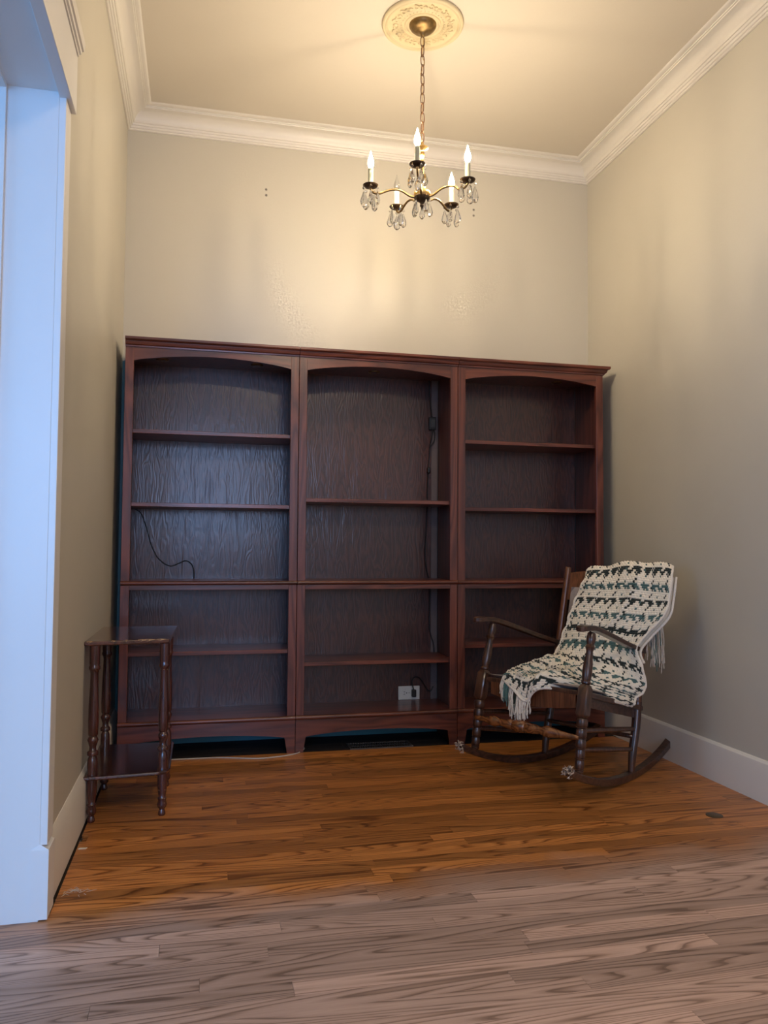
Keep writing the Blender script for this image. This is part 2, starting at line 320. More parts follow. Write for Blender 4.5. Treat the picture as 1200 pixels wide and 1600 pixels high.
# floor: subfloor, single strips of oak where the photograph shows them, plain boards beyond
fl = struct('floor', MB().box(XO-.1, XR+.12, YF-.12, .1, -.06, -.019), M['subfloor'])
fm = MB(); y = -3.0
while y > YF:
    fm.box(XO, XR, y-.0562, y, -.019, -.0003); y -= .057
for i in range(52): fm.box(XO, -.75, -i*.057-.0562-.012, -i*.057-.012, -.019, -.0003)
for i in range(32): fm.box(-.75, XL-.10, -i*.057-.0562-.012, -i*.057-.012, -.019, -.0003)
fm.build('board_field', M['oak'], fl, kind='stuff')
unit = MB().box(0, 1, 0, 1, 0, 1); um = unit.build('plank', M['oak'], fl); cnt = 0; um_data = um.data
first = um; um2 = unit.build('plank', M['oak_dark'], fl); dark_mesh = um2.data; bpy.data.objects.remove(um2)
XA = XL+.022; X0_ = XL
for i in range(52):
    y1 = -.012-i*.057; y0 = y1-.0564
    x = XA if y0 > YJ else -.75
    xe = XR-.008
    cur = x - R.uniform(0, .9)
    while cur < xe:
        ln = R.choice((.45, .6, .8, 1.0, 1.3, 1.6))*R.uniform(.85, 1.15)
        a, b_ = max(cur, x), min(cur+ln, xe); cur += ln
        if b_-a < .05: continue
        o = first if cnt == 0 else um.copy(); o.data = um_data
        if cnt: C.objects.link(o); o.parent = fl
        cnt += 1
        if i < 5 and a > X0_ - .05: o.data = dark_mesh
        h = .019+R.uniform(-.0003, .0002)
        o.location = (a+.0003, y0, -.019); o.scale = (b_-a-.0007, y1-y0, h)
# debris in the gap along the left wall
dm = MB()
for i in range(150):
    yy = R.uniform(YJ+.02, -1.12); s_ = R.uniform(.002, .006); xx = XL+.018+R.uniform(0, .008)
    dm.add([(xx, yy, -.004), (xx+s_, yy+s_*.3, -.004), (xx+s_*.6, yy+s_*1.4, -.004), (xx+s_*.4, yy+s_*.4, -.004+s_*.9)], [(0, 1, 2), (0, 1, 3), (1, 2, 3), (0, 2, 3)])
tag(dm.build('debris', M['debris']), 'crumbly grey debris in the floor gap along the left baseboard', 'debris', kind='stuff')
def chips(name, cx, cy, n, s, label, mat, cat):
    q = MB()
    q.prism([(cx, cy), (cx+s, cy-s*.1), (cx+s*1.2, cy+s*.3), (cx+.1*s, cy+.45*s)], .0002, .0022, 'z')
    return tag(q.build(name, mat), label, cat)
chips('paint_chip', -.203, -1.335, 1, .022, 'small cream paint chip on the floor by the left baseboard', M['paint_chip'], 'debris')
lint = MB()
for i in range(26):
    a = R.uniform(0, 6.28); l = R.uniform(.008, .03); x0 = -.165+R.gauss(0, .016); y0 = -1.655+R.gauss(0, .012)
    lint.tube([(x0, y0, .002), (x0+l*.5*math.cos(a), y0+l*.5*math.sin(a), .005), (x0+l*math.cos(a+.6), y0+l*math.sin(a+.6), .002)], .0005, 4)
tag(lint.build('lint_tuft', M['string']), 'wisp of pale lint on the floor near the doorway corner', 'lint')
tag(MB().lathe([(0, .03), (.0012, .03), (.002, .027)], (1.973, -1.468, 0), n=28).build('floor_plug', M['plug'], smooth=30), 'round dark metal plug set in the floor boards by the right baseboard', 'floor plug')

# mouldings: mitred sweeps round the room
def sweep(path, prof, closed=False):
    """path [(x,y)] with the room on the left-hand side normal nrm; prof [(d,z)] d = distance out from wall"""
    m = MB(); n = len(path); P = len(prof); offs = []
    for i in range(n):
        def nr(a, b_): d = (Vector(b_)-Vector(a)).normalized(); return Vector((-d.y, d.x))
        if i == 0: k = nr(path[0], path[1])
        elif i == n-1: k = nr(path[-2], path[-1])
        else:
            a, b_ = nr(path[i-1], path[i]), nr(path[i], path[i+1]); k = (a+b_)/(1+a.dot(b_))
        offs.append(k)
    vs = [(path[i][0]+offs[i].x*d, path[i][1]+offs[i].y*d, z) for i in range(n) for d, z in prof]
    fs = [(i*P+j, (i+1)*P+j, (i+1)*P+(j+1) % P, i*P+(j+1) % P) for i in range(n-1) for j in range(P)]
    fs += [tuple(range(P)), tuple(range((n-1)*P, n*P))[::-1]]
    return m.add(vs, fs)
cr = [(0, 0), (0, -.096), (.006, -.0965), (.010, -.094), (.0105, -.088), (.016, -.0865), (.0185, -.082), (.019, -.078), (.024, -.077), (.0265, -.073), (.027, -.068), (.032, -.067), (.034, -.063)]
for k in range(9):
    t = k/8*PI/2; cr.append((.036+.052*(1-math.cos(t)), -.060+.042*math.sin(t)))
cr += [(.090, -.014), (.095, -.0135), (.096, -.009), (.103, -.0085), (.109, -.0065), (.113, -.003), (.117, 0)]
cr = [(d, H+z) for d, z in cr]
def wallsweep(name, path, prof, mat, **kw): return struct(name, sweep(path, prof), mat, smooth=28, **kw)
# walk with the room on the left: up the right wall, along the back wall, down the left wall
e = .0
wallsweep('trim_1', [(XR, YF), (XR, 0), (XL, 0), (XL, YF)], cr, M['trim'])
bb = [(0, 0), (.0153, 0), (.0153, .138), (.013, .150), (.006, .158), (0, .160)]
wallsweep('baseboard_right', [(XR, YF), (XR, -.001)], bb, M['trim'])
bl = [(0, .004), (.0153, .004), (.0153, .151), (.002, .178), (0, .179)]
wallsweep('baseboard_left', [(XL, -.001), (XL, YJ+.07)], bl, M['trim'])
wallsweep('baseboard_front_room', [(XL, YD2-.09), (XL, YF)], bb, M['trim'])
# doorway in the left wall
struct('door_1', MB().box(XL-.13-.018, XL+.0, YJ, YJ+.012, -.001, 2.172), M['casing'], bevel=.001)
dr = bpy.data.objects['door_1']
MB().box(XL-.148, XL, YD2-.012, YD2, -.001, 2.172).build('jamb', M['casing'], dr)
MB().box(XL-.148, XL, YD2, YJ, 2.160, 2.172).build('jamb', M['casing'], dr)
MB().box(XL-.148, XL-.128, YJ-.012, YJ, -.001, 2.16).build('door_stop', M['casing'], dr, bevel=.001)
MB().box(XL-.148, XL-.128, YD2, YJ-.012, 2.148, 2.16).build('door_stop', M['casing'], dr)
MB().box(XL, XL+.018, YJ-.0, YJ+.078, .19, 2.146).build('casing', M['casing'], dr, bevel=.0015)
MB().box(XL, XL+.018, YD2-.078, YD2, .0, 2.158).build('casing', M['casing'], dr, bevel=.0015)
pb = MB().prism([(XL-.022, YJ-.002), (XL+.022, YJ-.002), (XL+.022, YJ+.086), (XL, YJ+.086), (XL, YJ+.002), (XL-.022, YJ+.002)], .004, .178, 'z')
pb.add([(XL-.022, YJ-.002, .178), (XL+.022, YJ-.002, .178), (XL+.018, YJ+.086, .178), (XL+.001, YJ+.086, .192), (XL+.001, YJ, .192), (XL-.02, YJ, .18)], [(0, 1, 4, 5), (1, 2, 3, 4)])
pb.build('plinth', M['casing'], dr)
MB().box(XL, XL+.031, YD2-.09, YJ+.082, 2.146, 2.308).build('header_board', M['casing'], dr, bevel=.0015)
cp = [(0, 2.308), (.035, 2.308), (.036, 2.313), (.041, 2.315), (.043, 2.322), (.048, 2.324), (.050, 2.332), (.052, 2.344), (0, 2.346)]
sweep([(XL, YJ+.075), (XL, YD2-.105)], cp).build('header_cap', M['trim'], dr, smooth=25)
# side of the casing that faces the other room
MB().box(XL-.166, XL-.148, YJ-.0, YJ+.09, 0, 2.17).box(XL-.166, XL-.148, YD2-.09, YD2, 0, 2.17).box(XL-.166, XL-.148, YD2-.09, YJ+.09, 2.17, 2.28).build('casing', M['casing'], dr)

# two pairs of old screw anchors in the back wall
for x, z, t in ((.453, 2.789, 'upper one of the pair left of the chandelier'), (.454, 2.759, 'lower one of the pair left of the chandelier'),
                (1.576, 2.800, 'upper one of the pair right of the chandelier'), (1.576, 2.768, 'lower one of the pair right of the chandelier')):
    a = tag(MB().lathe([(0, .007), (.0015, .0065), (.002, .0045)], (x, 0, z), (x, -1, z), n=14).build('wall_anchor', M['anchor'], smooth=30),
            'tiny wall anchor, '+t, 'anchor', 'old anchors in the back wall')
    MB().lathe([(.0018, .003), (.0024, .002)], (x, 0, z), (x, -1, z), n=10).build('screw_hole', M['dark'], a)

# ------------------------------------------------------------------ bookcases
X0, W_, YFR, YBK = -.1913, .79, -.303, -.022
def bookcase(i, label, shelves_up, shelves_low, pucks):
    t = thing('bookcase', label, 'bookcase', (X0+i*W_, 0, 0))
    g = .0012; x0, x1 = g, W_-g; st = .0375; yf = YFR; T = .018
    V, Hh = M['cherry_v'], M['cherry_h']
    for a, b_ in ((x0, x0+T), (x1-T, x1)):
        MB().box(a, b_, YBK-.004, yf+.019, .0, .779).build('side_panel', M['side'], t, bevel=.001)
        MB().box(a, b_, YBK-.004, yf+.019, .797, 1.862).build('side_panel', M['side'], t, bevel=.001)
    for a, b_ in ((x0, x0+st), (x1-st, x1)):
        MB().box(a, b_, yf, yf+.019, .797, 1.862).build('stile', V, t, bevel=.0012)
        MB().box(a, b_, yf, yf+.019, .172, .7785).build('stile', V, t, bevel=.0012)
    xi0, xi1 = x0+st, x1-st
    # arched top rail
    n = 24; top = [(xi0+(xi1-xi0)*k/n, 1.862) for k in range(n+1)]
    bot = [(xi0+(xi1-xi0)*k/n, 1.797+.034*math.sin(PI*k/n)**.8) for k in range(n+1)]
    MB().strip(top, bot, yf+.0005, yf+.0185).build('arched_rail', Hh, t)
    # cornice: stepped profile across the front (mitred returns on open ends)
    c = [(0, 1.858), (.006, 1.858), (.007, 1.864), (.013, 1.867), (.017, 1.874), (.019, 1.882), (.026, 1.884), (.030, 1.889), (.030, 1.899), (0, 1.899)]
    pth = [(x1-(0 if i < 2 else -.0), yf), (x0, yf)]
    if i == 2: pth = [(x1, YBK), (x1, yf), (x0, yf)]
    sw = sweep([(p[0], p[1]) for p in pth][::-1] if False else pth, [(-0.0+d, z) for d, z in c])
    sw.build('cornice', Hh, t, smooth=25)
    MB().box(x0, x1, YBK, yf, 1.884, 1.8985).build('top_panel', Hh, t)
    MB().box(x0+T, x1-T, YBK, yf+.02, 1.84, 1.858).build('ceiling_panel', M['side'], t)
    # backs
    bx1 = x1-T-(.036 if i == 1 else 0)
    MB().box(x0+T, bx1, YBK, YBK+.006, .172, .779).build('back_panel', M['back'], t)
    MB().box(x0+T, bx1, YBK, YBK+.006, .797, 1.842).build('back_panel', M['back'], t)
    if i == 1:
        for z0, z1 in ((.172, .779), (.797, 1.842)):
            MB().box(bx1+.001, x1-T-.001, YBK-.001, YBK+.004, z0, z1).build('back_strip', M['strip'], t, label='pale narrow strip beside the back panel')
    # mid ledge, nosing and the rail below
    def nosing(z0, z1, name, out=.012, part=None):
        m_ = MB(); r = (z1-z0)/2; pr = [(YBK, z0), (yf-out+r, z0)]+[(yf-out+r-r*math.sin(a), (z0+z1)/2-r*math.cos(a)) for a in [PI*k/8 for k in range(9)]]+[(yf-out+r, z1), (YBK, z1)]
        return m_.prism(pr, x0, x1, 'x').build(name, Hh, t, smooth=30)
    nosing(.7795, .797, 'ledge')
    MB().box(xi0, xi1, yf+.001, yf+.018, .757, .779).build('rail', Hh, t, bevel=.001)
    nosing(.1515, .172, 'bottom_board')
    for z in shelves_up: MB().box(x0+T+.001, x1-T-.001, YBK-.004, yf+.024, z-.018, z).build('shelf', Hh, t, bevel=.0015)
    for z in shelves_low: MB().box(x0+T+.001, x1-T-.001, YBK-.004, yf+.024, z-.018, z).build('shelf', Hh, t, bevel=.0015)
    # arched skirt with tapering feet
    pts_b = []; m_ = 28
    a0, a1 = x0+.048, x1-.048
    tp = [(x0, .1515), (x0+.036, .1515)]; bt = [(x0, 0), (x0+.036, 0)]
    xs = [x0+.036+(.012)*k/5 for k in range(1, 6)]; tp += [(x, .1515) for x in xs]; bt += [(x, .072*((x-x0-.036)/.012)**1.0) for x in xs]
    for k in range(1, m_):
        x = a0+(a1-a0)*k/m_; tp.append((x, .1515)); bt.append((x, .072+.022*math.sin(PI*k/m_)**.7))
    xs = [x1-.048+(.012)*k/5 for k in range(0, 5)]; tp += [(x, .1515) for x in xs]; bt += [(x, .072*((x1-.036-x)/.012)) for x in xs]
    tp += [(x1-.036, .1515), (x1, .1515)]; bt += [(x1-.036, 0), (x1, 0)]
    MB().strip(tp, bt, yf, yf+.019).build('skirt', Hh, t)
    for px in pucks:
        p = MB().lathe([(0, .030), (-.004, .030), (-.006, .026)], (px, -.155, 1.840), n=24).build('puck_light', M['oldbrass'], t, smooth=30)
        MB().lathe([(-.0055, .020), (-.0062, .019)], (px, -.155, 1.840), n=20).build('lens', M['glass'], p)
    return t
M['strip'] = plain('bare_strip', (.12, .092, .09), .6, noise=.1, nscale=20)
bookcase(0, 'left bookcase with bluish sheen on its back, behind the side table', [1.487, 1.153], [.476], (.155, .60))
bookcase(1, 'middle bookcase with cords and a wall outlet, four open compartments', [1.188], [.413], (.395,))
bookcase(2, 'right bookcase behind the rocking chair, in the right corner', [1.496, 1.160], [.481], (.60,))

# cords, plug, outlet
def cord(name, pts, r, mat, label, cat='cord', k=8):
    return tag(MB().tube(pts, r, 8, smooth=k).build(name, mat, smooth='all'), label, cat)
yb = -.029
cord('power_cord', [(x, yb, z) for x, z in ((-.155, 1.134), (-.126, 1.111), (-.101, 1.043), (-.078, .965), (-.044, .897), (.01, .86), (.055, .873), (.086, .885), (.112, .870), (.124, .84), (.126, .8))], .0026, M['cord'],
     'thin black cord curling across the back of the left bookcase')
dv = thing('cord_transformer', 'black low voltage box with its hanging cord in the middle bookcase', 'transformer', (1.335, -.035, 1.61))
MB().box(-.019, .019, -.012, .008, -.034, .034).build('housing', M['black'], dv, bevel=.004)
MB().box(-.012, .012, -.0135, -.011, -.02, .02).build('label_plate', plain('grey_plate', (.05, .05, .05), .5), dv)
MB().tube([(0, 0, .034), (-.006, 0, .08), (-.012, .004, .14), (-.017, .004, .23)], .0028, 8, smooth=6).build('cord', M['cord'], dv, smooth='all')
MB().tube([(.004, 0, -.034), (-.001, 0, -.07), (-.010, 0, -.12), (-.017, 0, -.19), (-.020, 0, -.24), (-.022, 0, -.30), (-.024, 0, -.3995)], .0028, 8, smooth=6).build('cord', M['cord'], dv, smooth='all')
for dz in (.025, .03): MB().tube([(.002, 0, -.036), (.014, -.004, -.05), (.010, -.006, -.065-dz), (-.006, -.003, -.09-dz), (-.012, 0, -.13)], .0022, 6, smooth=6).build('cord', M['cord'], dv, smooth='all')
MB().lathe([(0, .004), (.006, .009), (.03, .009), (.036, .004)], (-.019, -.004, -.265), n=14).build('inline_switch', M['black'], dv, smooth=30)
cord('lower_cord', [(x, yb-.003, z) for x, z in ((1.311, 1.169), (1.306, 1.05), (1.300, .943), (1.304, .87), (1.318, .81), (1.320, .7975))], .0028, M['cord'], 'black cord hanging between the shelf and the ledge of the middle bookcase')
cord('trailing_cord', [(x, yb-.003, z) for x, z in ((1.322, .778), (1.328, .726), (1.326, .65), (1.324, .56), (1.333, .50), (1.347, .459), (1.352, .414))], .0028, M['cord'], 'black cord dropping under the ledge along the back of the middle bookcase')
ou = thing('wall_outlet', 'white double wall outlet set sideways in the middle bookcase back', 'outlet', (1.218, -.022, .207))
MB().box(-.057, .057, -.006, 0, -.035, .035).build('cover_plate', M['outlet'], ou, bevel=.003)
for sx in (-1, 1):
    s_ = MB().lathe([(0, .017), (.002, .0165)], (sx*.022, -.006, 0), (sx*.022, -1, 0), n=24).build('socket', M['outlet'], ou, smooth=30)
    q = MB()
    for dz in (-.006, .006): q.box(sx*.022-.008, sx*.022+.001, -.0088, -.0082, dz-.0012, dz+.0012)
    q.lathe([(0, .0028), (.0006, .0028)], (sx*.022+.009, -.0082, 0), (sx*.022+.009, -1, 0), n=10)
    q.build('slot', M['dark'], s_)
MB().lathe([(0, .003), (.001, .0026)], (0, -.006, 0), (0, -1, 0), n=10).build('screw', M['anchor'], ou)
pg = thing('plug', 'black plug in the right socket of the wall outlet, its cord looping right', 'plug', (1.240, -.0302, .207))
MB().box(-.011, .011, -.024, 0, -.019, .019).build('plug_body', M['black'], pg, bevel=.004)
MB().tube([(-.002, -.012, .018), (-.006, -.014, .036), (-.010, -.014, .058), (-.004, -.012, .076), (.012, -.010, .082), (.032, -.008, .075), (.052, -.006, .050), (.068, -.004, .022), (.082, -.004, .008), (.096, -.004, .012), (.106, -.003, .03)], .0030, 8, smooth=6).build('cord', M['cord'], pg, smooth='all')
cord('floor_cable', [(x, y, .003) for x, y in ((-.02, -.305), (.067, -.318), (.247, -.325), (.415, -.372), (.50, -.365), (.562, -.345), (.61, -.316), (.628, -.285), (.650, -.24), (.645, -.19))], .0028, M['string'],
     'thin pale cable lying on the floor before the left bookcase', 'cable')
# floor register under the middle bookcase
vt = thing('floor_vent', 'dark metal floor register under the middle bookcase', 'vent', (1.015, -.243, 0))
m_ = MB().box(-.155, .155, -.056, -.046, 0, .005).box(-.155, .155, .046, .056, 0, .005).box(-.155, -.145, -.046, .046, 0, .005).box(.145, .155, -.046, .046, 0, .005)
m_.build('frame', M['iron'], vt, bevel=.001)
for k in range(24): MB().box(-.141+k*.0122, -.1365+k*.0122, -.046, .046, .0005, .0045).build('slat', M['iron'], vt)
MB().box(-.145, .145, -.002, .002, .001, .0046).build('crossbar', M['iron'], vt)

# ------------------------------------------------------------------ side table
tb = thing('side_table', 'dark mahogany side table with turned legs and chipped top edge', 'side table', (-.075, -.86, 0), .0)
def quad_slab(cs, z0, z1): return MB().prism(cs, z0, z1, 'z')
tc = [(-.156, -.245), (.128, -.200), (.142, .285), (-.153, .285)]
tc = [(x, y+.0) for x, y in tc]
quad_slab(tc, .607, .623).build('tabletop', M['table_top'], tb, bevel=.004)
ch = MB()
for t_, l_ in ((.03, .02), (.31, .015), (.47, .01), (.62, .03), (.68, .045), (.84, .035)):
    x = -.156+.284*t_; y = -.245+.045*t_
    ch.add([(x, y-.0004, .622), (x+l_*.35, y+l_*.05-.0006, .6165), (x+l_, y+l_*.16-.0004, .6225), (x+l_*.5, y+l_*.08+.006, .6236), (x+l_*.1, y+.004, .6236)], [(0, 1, 2, 3, 4)])
ch.build('chipped_edge', M['chip'], tb, kind='stuff', label='pale chips along the front edge')
sc_ = [(-.150, -.262), (.10, -.240), (.128, -.222), (.138, -.19), (.138, .20), (-.150, .20)]
quad_slab(sc_, .150, .164).build('lower_shelf', M['table_top'], tb, bevel=.005)
lp = [(0, .010), (.004, .013), (.010, .0125), (.022, .009), (.030, .0155), (.040, .017), (.052, .0135), (.060, .0165), (.066, .012), (.080, .0145), (.110, .0175), (.150, .0175),
      (.164, .0175), (.195, .0175), (.215, .0165), (.226, .012), (.230, .0185), (.236, .0190), (.241, .0185), (.246, .012), (.258, .0115), (.275, .0165), (.281, .0188), (.288, .0160), (.294, .0130), (.300, .0165),
      (.34, .0178), (.40, .0170), (.47, .0138), (.510, .0132), (.520, .0150), (.526, .0190), (.533, .0190), (.538, .0165), (.545, .0175), (.607, .0178)]
for x, y in ((-.122, -.222), (.112, -.196), (.112, .155), (-.122, .155)):
    lg = MB().lathe(lp, (x, y, 0), n=20).build('leg', M['table'], tb, smooth=50)
cpx = MB()
for x, y in ((.112, -.196),):
    for k in range(16):
        a = R.uniform(-2.6, -.4); z = R.choice((.02, .035, .045, .06, .09, .232, .285, .53, .515)); r_ = .0178 if z > .2 else .0155
        cpx.add([(x+r_*math.cos(a), y+r_*math.sin(a), z), (x+(r_+.001)*math.cos(a+.12), y+(r_+.001)*math.sin(a+.12), z+.003), (x+(r_+.0012)*math.cos(a+.3), y+(r_+.0012)*math.sin(a+.3), z-.001)], [(0, 1, 2)])
cpx.build('worn_spots', M['chip'], tb, kind='stuff', label='bare wood nicks on the front right leg')

# ------------------------------------------------------------------ rocking chair (local: x back, y left/away, z up)
RC = (1.8097, -.8106, 0); TH = .5425
def hw(a): return .214-.078*a
rc = thing('rocking_chair', 'dark wooden rocking chair with turned legs under a crocheted blanket', 'chair', RC, TH)
WN, WX = M['walnut'], M['walnut_x']
def zr(a): return a*a/(2*1.282)+.12*a**4
for sg in (-1, 1):                      # sg=+1 is the side nearer the camera (local -y)
    Y = lambda a: -sg*hw(a)
    n = 26; vs = []; fs = []
    for k in range(n+1):
        a = -.535+(.375+.535+.04)*k/n; z = zr(a); w2 = .016; h2 = .030*(1 if a > -.45 else .92)
        for dy, dz in ((-w2, 0), (w2, 0), (w2, h2), (-w2, h2)): vs.append((a, Y(a)+dy, z+dz))
    for k in range(n):
        for j in range(4): fs.append((k*4+j, k*4+(j+1) % 4, (k+1)*4+(j+1) % 4, (k+1)*4+j))
    fs += [(0, 1, 2, 3), (n*4, n*4+3, n*4+2, n*4+1)]
    rn = MB().add(vs, fs).build('runner', WX, rc, bevel=.003)
    # gnawed tip
    q = MB(); ti = -.541
    for k in range(60):
        cx, cy, cz = ti+R.uniform(-.014, .014), Y(ti)+R.uniform(-.017, .017), zr(ti)+.015+R.uniform(-.017, .017); s_ = R.uniform(.004, .010)
        d = [Vector((R.uniform(-1, 1), R.uniform(-1, 1), R.uniform(-1, 1)))*s_ for _ in range(4)]
        q.add([(cx+v.x, cy+v.y, cz+v.z) for v in d], [(0, 1, 2), (0, 2, 3), (0, 3, 1), (1, 3, 2)])
    q.build('gnawed_tip', M['chewed'], rn, label='pale splintered gnawed end')
    # front leg
    lz = [(-.456, zr(-.456)+.026), (-.426, .316), (-.397, .438), (-.345, .632)]
    P = [Vector((a, Y(a), z)) for a, z in lz]
    L1 = (P[1]-P[0]).length
    rings = [(0, .014), (.010, .017)]
    nb = 5
    for k in range(nb):
        b0 = .014+(L1-.014)*k/nb; bl_ = (L1-.014)/nb
        rings += [(b0, .0145+.0008*k), (b0+.003, .0195+.0006*k), (b0+.006, .0150+.0008*k), (b0+bl_*.3, .0178+.0010*k), (b0+bl_*.8, .0170+.0012*k), (b0+bl_*.97, .0150+.001*k)]
    leg = MB().lathe(rings, P[0], P[1], n=20)
    # chamfered square block
    d = (P[2]-P[1]).normalized(); ax = Vector((0, 1, 0)); bx = d.cross(ax).normalized(); hb = .0215
    vs = []; Lb = (P[2]-P[1]).length
    for t_, s_ in ((0, .62), (.006, .80), (.014, 1), (Lb-.014, 1), (Lb-.006, .80), (Lb, .62)):
        for u_, v_ in ((-1, -.8), (-.8, -1), (.8, -1), (1, -.8), (1, .8), (.8, 1), (-.8, 1), (-1, .8)):
            vs.append(P[1]+d*t_+(ax*u_+bx*v_)*hb*s_)
    fs = [(i*8+k, i*8+(k+1) % 8, (i+1)*8+(k+1) % 8, (i+1)*8+k) for i in range(5) for k in range(8)]+[tuple(range(8)), tuple(range(40, 48))]
    leg.add(vs, fs)
    Lu = (P[3]-P[2]).length
    up_ = [(0, .014), (.004, .0185), (.010, .019), (.014, .0155), (.02, .0175), (.045, .0195), (.075, .0180), (.110, .0140), (.128, .0130), (.137, .0165), (.142, .0195), (.149, .0165), (.153, .014), (.165, .0170), (.180, .0185), (Lu-.003, .0150), (Lu, .011)]
    leg.lathe(up_, P[2], P[3], n=20)
    leg.build('front_leg', WN, rc, smooth=35)
    # back leg and back post: one continuous bent piece, here leg below the seat and post above
    MB().tube([(.0, Y(0), zr(0)+.022), (.012, Y(0), .10), (.040, Y(0), .20), (.062, Y(.05), .29), (.066, Y(.06), .31)], [.013, .017, .0185, .0185, .018], 16, smooth=5).build('back_leg', WN, rc, smooth='all')
    sp_ = .0 if sg < 0 else .055
    pt = [(.064, .300), (.080, .40), (.100, .490), (.125, .610), (.152, .740), (.176, .856)]
    MB().tube([(a, Y(a)-sg*sp_*max(0, (z-.5)/.36), z) for a, z in pt]+[(.178, Y(.178)-sg*sp_, .866)], [.018, .0175, .0165, .0155, .0145, .0140, .009], 16, smooth=5).build('back_post', M['post'], rc, smooth='all')
    # arm: flat board, rounded front, falling to the post
    n = 22; vs = []; pa = [(-.452, .662), (-.40, .664), (-.33, .655), (-.20, .618), (-.05, .572), (.112, .527)]
    pp, _ = spline([Vector((a, 0, z)) for a, z in pa], [1]*len(pa), 5)
    for k, p in enumerate(pp):
        u_ = k/(len(pp)-1); wd = .024 if u_ > .12 else .024*math.sqrt(max(.06, 1-((.12-u_)/.12)**2)); wd *= 1-.25*u_
        th = .010
        for dy, dz in ((-wd, -th), (wd, -th), (wd, th), (-wd, th)): vs.append((p.x, Y(p.x)-sg*.004+dy, p.z+dz-.010))
    K = len(pp); fs = [(k*4+j, k*4+(j+1) % 4, (k+1)*4+(j+1) % 4, (k+1)*4+j) for k in range(K-1) for j in range(4)]+[(0, 1, 2, 3), ((K-1)*4, (K-1)*4+3, (K-1)*4+2, (K-1)*4+1)]
    MB().add(vs, fs).build('arm', WX, rc, bevel=.004)
    # side stretchers
    for (a0, z0), (a1, z1) in (((-.432, .270), (.035, .200)), ((-.444, .200), (.018, .118))):
        MB().tube([(a0, Y(a0), z0), (a0*.5+a1*.5, Y(-.2), (z0+z1)/2), (a1, Y(a1), z1)], [.0085, .011, .0085], 12, smooth=6).build('side_stretcher', WN, rc, smooth='all')
# seat: board with apron
zs = lambda a: .405-.25*(a+.37)
def slab(a0, a1, dz0, dz1, inset=0):
    vs = [(a, s_*(hw(a)+.018-inset), zs(a)+dz) for a in (a0, a1) for s_ in (-1, 1) for dz in (dz0, dz1)]
    return MB().add(vs, [(0, 1, 3, 2), (4, 6, 7, 5), (0, 4, 5, 1), (2, 3, 7, 6), (0, 2, 6, 4), (1, 5, 7, 3)])
slab(-.405, .085, -.022, 0).build('seat', WN, rc, bevel=.005)
# front apron with curved lower edge
n = 18; vs = []
for xx in (-.405, -.390):
    for k in range(n+1):
        y = -.205+.41*k/n; vs.append((xx, y, .395)); vs.append((xx, y, .345-.022*math.sin(PI*k/n)))
o_ = 2*(n+1); fs = []
for k in range(n):
    a, b_, c_, d_ = 2*k, 2*k+1, 2*k+3, 2*k+2
    fs += [(a, b_, c_, d_), (a+o_, d_+o_, c_+o_, b_+o_), (b_, b_+o_, c_+o_, c_), (a, d_, d_+o_, a+o_)]
fs += [(0, o_, o_+1, 1), (2*n, 2*n+1, 2*n+1+o_, 2*n+o_)]
MB().add(vs, fs).build('apron', M['post'], rc)
for sg in (-1, 1):
    vs = [(a, -sg*(hw(a)-d), zs(a)+dz) for a in (-.39, .05) for d in (0, .014) for dz in (-.058, -.02)]
    MB().add(vs, [(0, 1, 3, 2), (4, 6, 7, 5), (0, 4, 5, 1), (2, 3, 7, 6), (0, 2, 6, 4), (1, 5, 7, 3)]).build('side_rail', WX, rc)
# turned front stretcher
a_ = -.450; y0 = hw(a_); st_ = [(0, .008), (.02, .010), (.06, .012), (.085, .0185), (.10, .020), (.115, .016), (.13, .013), (.16, .015), (.185, .0195), (.195, .015), (.20, .0205), (.225, .022), (.25, .0205), (.255, .015), (.262, .0195), (.30, .0165), (.325, .013), (.345, .018), (.36, .0205), (.375, .018), (.42, .012), (2*y0-.02, .009), (2*y0, .008)]
MB().lathe([(t, q*1.12) for t, q in st_], (a_, y0, .245), (a_, -y0, .245), n=18).build('front_stretcher', M['maple'], rc, smooth=50)
MB().tube([(.022, hw(0), .17), (.022, 0, .17), (.022, -hw(0), .17)], [.009, .011, .009], 12, smooth=5).build('rear_stretcher', WN, rc, smooth='all')
# head rail with a raised crest, lower back rail and spindles
n = 20; vs = []
for dx in (0, .016):
    for k in range(n+1):
        y = .195-(.195+.25)*k/n; lean = .14+.0*k
        vs.append((.174+dx, y, .838+.018*math.sin(PI*k/n)+.004)); vs.append((.150+dx, y, .716-.006*math.sin(PI*k/n)))
o_ = 2*(n+1); fs = []
for k in range(n):
    a, b_, c_, d_ = 2*k, 2*k+1, 2*k+3, 2*k+2
    fs += [(a, b_, c_, d_), (a+o_, d_+o_, c_+o_, b_+o_), (b_, b_+o_, c_+o_, c_), (a, d_, d_+o_, a+o_)]
fs += [(0, o_, o_+1, 1), (2*n, 2*n+1, 2*n+1+o_, 2*n+o_)]
MB().add(vs, fs).build('head_rail', M['post'], rc, bevel=.003, label='reddish curved head rail')
MB().box(.086, .100, -.205, .20, .40, .44).build('lower_back_rail', WN, rc, bevel=.003)
for k in range(6):
    y = .14-.06*k; MB().tube([(.093, y, .435), (.123, y*1.02, .58), (.160, y*1.05, .722)], [.007, .009, .007], 10, smooth=4).build('spindle', WN, rc, smooth='all')

